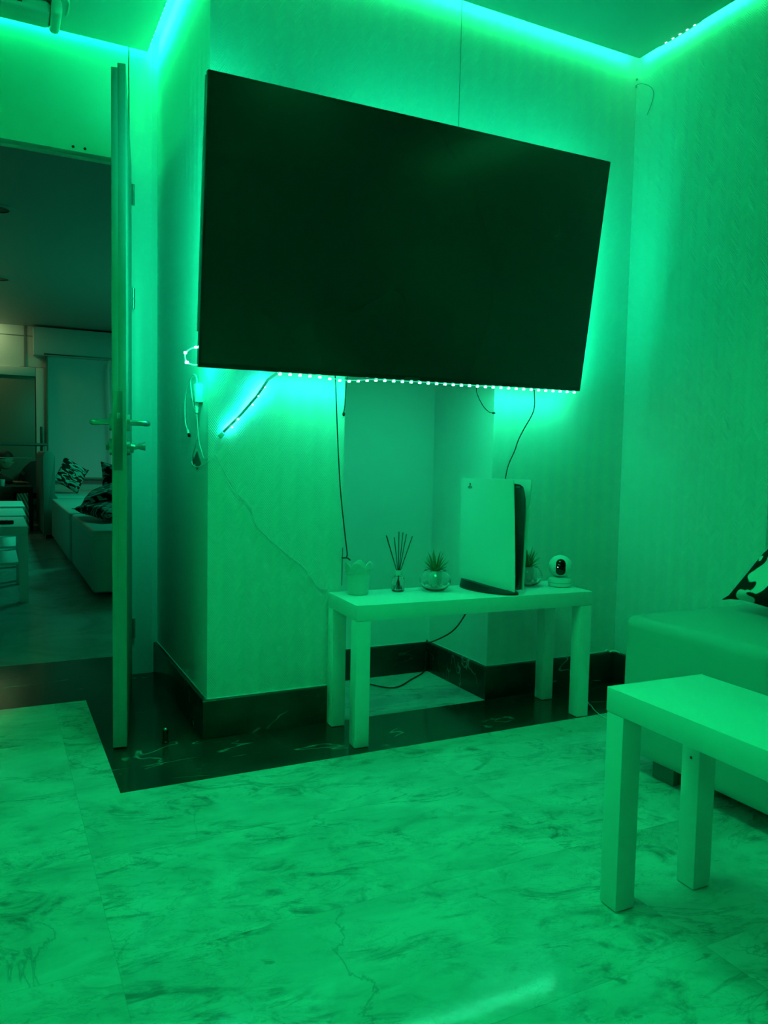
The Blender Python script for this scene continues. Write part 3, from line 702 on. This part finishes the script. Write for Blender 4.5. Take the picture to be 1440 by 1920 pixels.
# ------------------------------------------------------------------ sofa on the right with its cushion
M_sfoot = mat('grey_sofa_foot', (.14, .14, .14), .5)
SF = thing('sofa', 'pale leatherette sofa against the right wall behind the foreground bench', 'sofa', (-.33, -1.9, 0)); off = SF.location.copy()
MB().box((-.622, -3.3, .050), (-.004, -.690, .460), .032, 6).build('seat_base', M_leather, SF, off)
MB().box((-.070, -3.3, .452), (-.004, -.722, .90), .028, 5).build('backrest', M_leather, SF, off)
for x, y in ((-.55, -.84), (-.08, -.84), (-.55, -3.1), (-.08, -3.1)):
    MB().box((x-.04, y-.04, 0), (x+.04, y+.04, .06), .003).build('foot', M_sfoot, SF, off)
def cushion(name, label, loc, rot, size, m, group, thick=.5, pinch=.10):
    bm = MB(); NS = 18; a = size/2
    def prof(u_, v_): return ((1-abs(u_)**3.2)*(1-abs(v_)**3.2))**.55
    top = {}; bt = {}
    for i in range(NS+1):
        for j in range(NS+1):
            u_ = -1+2*i/NS; v_ = -1+2*j/NS
            pin = 1-pinch*(1-abs(u_)**2)*abs(v_)**6; pin2 = 1-pinch*(1-abs(v_)**2)*abs(u_)**6
            x = a*u_*pin2; y = a*v_*pin; h = a*.5*thick*prof(u_, v_)*(1+.10*math.sin(3*u_+2*v_)+.06*math.sin(7*v_-4*u_))
            top[i, j] = bm.bm.verts.new((x, y, h+.002)); bt[i, j] = bm.bm.verts.new((x, y, -h-.002))
    for i in range(NS):
        for j in range(NS):
            bm.bm.faces.new((top[i, j], top[i+1, j], top[i+1, j+1], top[i, j+1])); bm.bm.faces.new((bt[i, j], bt[i, j+1], bt[i+1, j+1], bt[i+1, j]))
    for i in range(NS):
        for (p, q) in (((i, 0), (i+1, 0)), ((i+1, NS), (i, NS)), ((0, i+1), (0, i)), ((NS, i), (NS, i+1))):
            bm.bm.faces.new((top[p], bt[p], bt[q], top[q]))
    o = bm.build(name, m, ang=80); o.location = loc; o.rotation_euler = rot
    tag(o, label, 'cushion', group); return o
cu = cushion('cushion', 'white cushion with black blotches leaning on the sofa back at the right edge', (0, 0, 0), (0, 0, 0), .35, M_cush, None, .5, .30)
c1, c2 = Vector((.0, -1, -.05)).normalized(), Vector((.58, -.08, .81)); c2 = (c2-c1*c1.dot(c2)).normalized(); c3 = c1.cross(c2)
c1, c2 = (c1*math.cos(R(8))-c2*math.sin(R(8))), (c2*math.cos(R(8))+c1*math.sin(R(8)))
mm = Matrix((c1, c2, c3)).transposed().to_4x4(); mm.translation = Vector((-.262, -.765, .500))+c1*.160+c2*.160
cu.matrix_world = mm

# ------------------------------------------------------------------ the room beyond the doorway
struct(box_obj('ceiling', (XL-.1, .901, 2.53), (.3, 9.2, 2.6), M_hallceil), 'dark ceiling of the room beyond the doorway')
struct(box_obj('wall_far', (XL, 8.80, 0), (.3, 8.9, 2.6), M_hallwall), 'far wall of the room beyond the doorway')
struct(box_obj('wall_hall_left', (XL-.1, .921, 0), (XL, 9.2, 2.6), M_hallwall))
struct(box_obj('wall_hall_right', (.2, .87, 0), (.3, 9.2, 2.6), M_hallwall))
struct(MB().box((-1.925, 8.785, 1.93), (-1.905, 8.80, 2.53)).box((-3.5, 8.790, 2.40), (-1.70, 8.80, 2.408)).box((-1.97, 8.785, 1.985), (-1.66, 8.80, 2.01)).build('trim_7', mat('panel_joint', (.20, .21, .20), .6)), 'dark joints in the far wall panelling')
D2 = thing('door_2', 'dull olive door at the far end of the next room', 'door', (-2.1, 8.75, 0)); D2['kind'] = 'structure'; del D2['category']; off = D2.location.copy()
MB().box((-2.55, 8.76, 0), (-1.80, 8.79, 1.87), .004).build('leaf', M_halldark, D2, off)
MB().box((-1.79, 8.74, 0), (-1.665, 8.80, 2.00), .006).box((-2.62, 8.74, 1.885), (-1.792, 8.80, 2.00), .006).build('frame', M_hallwall, D2, off)
MB().box((-1.745, 8.728, .92), (-1.715, 8.741, 1.24), .003).build('lock_plate', M_dark, D2, off)
RB = thing('roller_blind', 'wide roller screen with its box on the far wall beside the olive door', 'roller screen', (-1.3, 8.7, 0)); off = RB.location.copy()
MB().box((-1.821, 8.60, 2.150), (-.55, 8.79, 2.505), .006).build('box', M_blind, RB, off)
MB().box((-1.70, 8.590, 2.158), (-.60, 8.606, 2.172)).build('slot', M_blackp, RB, off)
MB().box((-1.650, 8.690, .58), (-.60, 8.694, 2.150)).build('cloth', M_blind, RB, off)
MB().box((-1.672, 8.66, .55), (-1.652, 8.72, 2.150), .002).build('side_rail', M_halldark, RB, off)
MB().box((-1.650, 8.68, .555), (-.60, 8.705, .585), .003).build('bottom_bar', M_halldark, RB, off)
# white tables with a shelf, one behind the other
def shelf_table(label):
    t = thing('low_table', label, 'table', (0, 0, 0), 0, 'white low tables in the next room')
    L, Dp, Hh, w_ = 1.18, .78, .46, .05
    MB().box((-L, 0, Hh-.055), (0, Dp, Hh), .0015).build('tabletop', M_lacquer, t)
    MB().box((-L+.052, .012, .228), (-.052, Dp-.012, .244), .001).build('shelf', M_lacquer, t)
    for x in (-L, -w_):
        for y in (0, Dp-w_): MB().box((x, y, 0), (x+w_, y+w_, Hh-.0555), .0012).build('leg', M_lacquer, t)
    return t
MB().tube([(-.905, 8.52, 2.13), (-.925, 8.50, 2.0), (-.915, 8.50, 1.6), (-.89, 8.50, 1.1), (-.88, 8.50, .55)], .013, 8).build('pull_cord', M_pot, RB, Vector((-1.3, 8.7, 0)))
t1 = shelf_table('white low table with a shelf, nearest in the room beyond the doorway'); t1.location = (-2.112, 2.70, 0)
t2 = copy_tree(t1); t2.location = (-2.091, 3.60, 0); t2['label'] = 'white low table, second in the row beyond the doorway'
t3 = copy_tree(t1); t3.location = (-2.066, 4.62, 0); t3['label'] = 'white low table, furthest in the row beyond the doorway'
rc = thing('remote_control', 'black remote control lying on the nearest white low table', 'remote control', (-2.25, 2.95, .46))
MB().box((-.13, -.08, 0), (.065, -.02, .022), .006).build('body', M_blackp, rc)
for i in range(6): MB().cyl((-.10+.025*i, -.05, .0215), (-.10+.025*i, -.05, .0235), .006, 10).build('button', M_dark, rc)
dt = thing('dark_table', 'dark square-legged table at the back of the next room', 'table', (-2.2, 7.6, 0)); off = dt.location.copy()
m_dt = mat('dark_table_wood', (.035, .035, .03), .35)
MB().box((-3.1, 7.38, .445), (-1.892, 8.05, .512), .003).build('tabletop', m_dt, dt, off)
for x in (-3.1, -1.955):
    for y in (7.38, 7.985): MB().box((x, y, 0), (x+.063, y+.065, .445), .002).build('leg', m_dt, dt, off)
cp = thing('cup', 'small pale cup on the dark table beside the seated person', 'cup', (-2.205, 7.55, .512))
MB().lathe([(0, 0), (.022, 0), (.030, .075), (.028, .075), (.020, .004), (0, .004)], 20).build('cup_body', M_pot, cp)
pb = thing('striped_standin', 'pale striped bag for a bright patch behind the white tables under the dark table', 'standin', (-1.995, 7.28, 0))  # made-up pale shape imitating a patch lit by the light strips
bgm = mat('pale_stripes', (.6, .6, .55), .35); g = N(bgm)
sp_ = g.n('ShaderNodeSeparateXYZ'); g.l(g.obj(), sp_.inputs[0])
stv = g.math('GREATER_THAN', g.math('SINE', g.math('MULTIPLY', g.math('ADD', sp_.outputs[0], g.math('MULTIPLY', sp_.outputs[2], .45)), 190)), .1)
g.l(g.mix(stv, (.10, .25, .18), (.85, .85, .78)), g.b.inputs['Base Color'])
q = MB(); a_ = [q.bm.verts.new(v) for v in ((-.05, 0, 0), (.06, 0, 0), (.06, .06, 0), (-.05, .06, 0))]; b_ = [q.bm.verts.new(v) for v in ((-.07, .02, .435), (.045, .015, .44), (.045, .04, .44), (-.07, .04, .435))]
q.bm.faces.new(a_[::-1]); q.bm.faces.new(b_)
for k in range(4): q.bm.faces.new((a_[k], a_[(k+1) % 4], b_[(k+1) % 4], b_[k]))
q.build('standin_body', bgm, pb)
# glass screen with a top tube
gp = thing('glass_partition', 'glass divider with a dark top tube at the back of the next room', 'partition', (-2.6, 6.60, 0)); off = gp.location.copy()
MB().tube([(-3.4, 6.6, .986), (-1.785, 6.6, .986)], .017, 14, smooth=False).build('top_tube', M_metald, gp, off)
MB().tube([(-3.4, 6.6, .843), (-1.93, 6.6, .843)], .0045, 8, smooth=False).build('thin_rod', M_metal, gp, off)
for x in (-1.80, -3.38): MB().tube([(x, 6.6, .0), (x, 6.6, .975)], .011, 10, smooth=False).build('post', M_metal, gp, off)
# sofas seen through the door
def seat(x0, y0, x1, y1, h, label, par=None):
    t = thing('sofa', label, 'sofa', (x0, y0, 0), 0, 'sofa modules of the next room')
    MB().box((0, 0, .03), (x1-x0, y1-y0, h-.005), .020, 4).build('seat_base', M_hallleather, t)
    MB().box((-.004, -.004, h-.07), (x1-x0, y1-y0, h), .022, 4).build('seat_pad', M_hallleather, t)
    return t
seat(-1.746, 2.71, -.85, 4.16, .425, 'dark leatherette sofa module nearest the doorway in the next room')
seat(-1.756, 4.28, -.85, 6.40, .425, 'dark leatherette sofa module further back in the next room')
M_halldk = mat('dark_leatherette', (.16, .17, .16), .5)
ar = thing('sofa_end', 'tall rounded end panel of the sofa in the next room', 'sofa', (-1.773, 6.47, 0))
mb = MB(); pr_ = [(-.057, .04), (.057, .04)]+[(.057*math.cos(a*math.pi/12), .862+.06*math.sin(a*math.pi/12)) for a in range(13)]
mb.prism(pr_, 0, 1.55, frame=lambda a, b, h: Vector((a, h, b)), bev=.004); mb.build('panel', M_halldk, ar)
MB().box((-.035, .03, 0), (.055, .12, .045), .003).build('foot', M_blackp, ar)
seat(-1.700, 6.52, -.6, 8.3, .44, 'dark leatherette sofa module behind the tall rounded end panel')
G = 'zebra patterned cushions in the next room'
cushion('cushion', 'zebra patterned cushion propped beside the tall sofa end panel', (-1.500, 7.20, .650), (R(80), R(30), R(18)), .33, M_zebra, G, .7)
cushion('cushion', 'zebra patterned cushion lying flat, lowest of the pile behind the door edge', (-1.500, 3.50, .500), (R(4), R(-3), R(25)), .44, M_zebra, G, .5)
cushion('cushion', 'zebra patterned cushion lying slanted, in the middle of the pile behind the door edge', (-1.480, 3.74, .610), (R(8), R(-16), R(-15)), .46, M_zebra, G, .55)
cushion('cushion', 'zebra patterned cushion standing upright, topmost of the pile behind the door edge', (-1.360, 4.10, .640), (R(70), R(8), R(10)), .38, M_zebra, G, .6)
# dark armchair with a round emblem
ac = thing('armchair', 'black rounded armchair back with a small emblem behind the dark table', 'armchair', (-1.90, 8.45, 0)); off = ac.location.copy()
mb = MB(); pr_ = [(-2.10, .30), (-2.06, .46), (-2.02, .60), (-1.955, .71), (-1.87, .79), (-1.80, .80), (-1.745, .76), (-1.735, .70), (-1.735, .30)]
mb.prism(pr_, 8.40, 8.50, frame=lambda a, b, h: Vector((a, h, b)), bev=.02); mb.build('backrest', M_shirt, ac, off)
MB().box((-2.09, 8.40, .22), (-1.74, 8.70, .42), .03, 3).build('seat', M_shirt, ac, off)
MB().lathe([(.010, 0), (.020, 0), (.020, .002), (.010, .002), (.010, 0)], 24).build('emblem', M_metald, ac)
e_ = [o for o in ac.children if o.name.startswith('emblem')][0]; e_.location = (-1.965+1.90, 8.398-8.45, .64); e_.rotation_euler = (R(90), 0, 0)
for x in (-2.05, -1.79):
    for y in (8.44, 8.66): MB().cyl((x, y, 0), (x, y, .24), .016, 10).build('leg', M_blackp, ac, off)
# recessed ceiling lamps, unlit
for (x, y), lb in zip(((-2.26, 3.55), (-2.23, 5.90)), ('unlit recessed round ceiling lamp nearer the doorway', 'unlit recessed round ceiling lamp further from the doorway')):
    t = thing('downlight', lb, 'ceiling lamp', (x, y, 2.53), 0, 'round ceiling lamps in the next room')
    MB().lathe([(.085, -.006), (.125, -.004), (.128, 0), (.085, 0)], 36).build('ring', M_hallceil, t)
    MB().lathe([(0, -.002), (.085, -.002), (.085, 0), (0, 0)], 36).build('glass', M_dark, t)
# seated person, leaning on the dark table
PE = thing('person', 'seated person in a dark top, seen in profile leaning over the dark table', 'person', (-2.62, 8.22, 0)); off = PE.location.copy()
tag(MB().lathe([(0, 0), (.20, 0), (.22, .02), (.22, .32), (.19, .342), (0, .345)], 32, c=(-2.72, 8.22, 0)).build('pouf', M_shirt), 'round black pouf under the seated person', 'pouf')
V = [(-2.66, 8.22, .46, .125), (-2.56, 8.22, .55, .120), (-2.44, 8.22, .625, .125), (-2.335, 8.22, .655, .100), (-2.262, 8.22, .690, .055), (-2.225, 8.22, .725, .052),
     (-2.34, 8.04, .630, .066), (-2.215, 8.00, .575, .052), (-2.09, 7.93, .545, .032), (-2.34, 8.40, .630, .066), (-2.215, 8.44, .575, .052), (-2.10, 8.36, .54, .032),
     (-2.66, 8.12, .44, .095), (-2.28, 8.09, .42, .072), (-2.30, 8.09, .10, .045), (-2.66, 8.32, .44, .095), (-2.28, 8.35, .42, .072), (-2.30, 8.35, .10, .045)]
E_ = [(0, 1), (1, 2), (2, 3), (3, 4), (4, 5), (3, 6), (6, 7), (7, 8), (3, 9), (9, 10), (10, 11), (0, 12), (12, 13), (13, 14), (0, 15), (15, 16), (16, 17)]
me = bpy.data.meshes.new('body'); me.from_pydata([Vector(v[:3])-off for v in V], E_, []); me.materials.append(M_shirt)
bo = bpy.data.objects.new('body', me); COL.objects.link(bo); bo.parent = PE
md = bo.modifiers.new('skin', 'SKIN'); md.use_smooth_shade = True
for sv, v in zip(me.skin_vertices[0].data, V): sv.radius = (v[3], v[3])
me.skin_vertices[0].data[0].use_root = True
bo.modifiers.new('sub', 'SUBSURF').render_levels = 2
# head in profile looking right (+x)
hm = bmesh.new(); bmesh.ops.create_uvsphere(hm, u_segments=40, v_segments=28, radius=1)
for v in hm.verts:
    x, y, z = v.co
    X = x*.098; Y = y*.075; Z = z*.122
    if z < -.15: X += .018*min(1, -z-.15)*(1 if x > 0 else .2); Y *= 1-.28*min(1, -z)
    if x < 0 and z < -.2: X *= 1-.25*(-z)
    fr = max(0, x)
    X += fr*.026*math.exp(-((z+.10)/.13)**2-(y/.20)**2)           # nose
    X -= fr*.010*math.exp(-((z-.10)/.08)**2-(y/.5)**2)            # eye hollow
    X += fr*.008*math.exp(-((z+.43)/.06)**2-(y/.35)**2)           # lips
    X += fr*.012*math.exp(-((z+.75)/.15)**2-(y/.45)**2)           # chin
    v.co = Vector((X, Y, Z))
hme = bpy.data.meshes.new('head'); hm.to_mesh(hme); hm.free(); hme.materials.append(M_skin)
for p in hme.polygons: p.use_smooth = True
hd = bpy.data.objects.new('head', hme); COL.objects.link(hd); hd.parent = PE
hd.location = Vector((-2.165, 8.22, .800))-off; hd.rotation_euler = (0, R(14), 0); hd.scale = (.90, .90, .90)
hr = bmesh.new(); bmesh.ops.create_uvsphere(hr, u_segments=32, v_segments=24, radius=1)
for v in hr.verts: v.co = Vector((v.co.x*.103-.004, v.co.y*.081, v.co.z*.100+.030))
bmesh.ops.bisect_plane(hr, geom=hr.verts[:]+hr.edges[:]+hr.faces[:], plane_co=(0.02, 0, .040), plane_no=(-.42, 0, 1), clear_inner=True)
hrm = bpy.data.meshes.new('hair'); hr.to_mesh(hrm); hr.free(); hrm.materials.append(M_hair)
ho = bpy.data.objects.new('hair', hrm); COL.objects.link(ho); ho.parent = hd
MB().sphere((0, -.074, -.005), .026, (.75, .35, 1.1), 14, 10).build('ear', M_skin, hd); MB().sphere((0, .074, -.005), .026, (.75, .35, 1.1), 14, 10).build('ear', M_skin, hd)
for y in (-.028, .028): MB().sphere((.080, y, .012), .010, (1, 1, .7), 12, 8).build('eye', M_dark, hd)
def hand(px, py, pz, s):
    mb = MB().box((px-.005, py-.038, pz-.012), (px+.085, py+.038, pz+.014), .011, 3)
    for i, L in enumerate((.062, .074, .078, .068)):
        y = py-.030+.020*i; mb.tube([(px+.075, y, pz), (px+.075+L*.5, y, pz+.006), (px+.075+L, y, pz-.008)], lambda t: .0085-.002*t, 8)
    mb.tube([(px+.015, py+s*.034, pz), (px+.045, py+s*.062, pz), (px+.080, py+s*.066, pz-.006)], lambda t: .010-.002*t, 8)
    mb.build('hand', M_skin, PE, off)
hand(-2.06, 7.93, .535, 1); hand(-2.10, 8.36, .53, -1)
for y in (8.09, 8.35): MB().box((-2.36, y-.045, 0), (-2.11, y+.045, .085), .03, 3).build('shoe', M_blackp, PE, off)
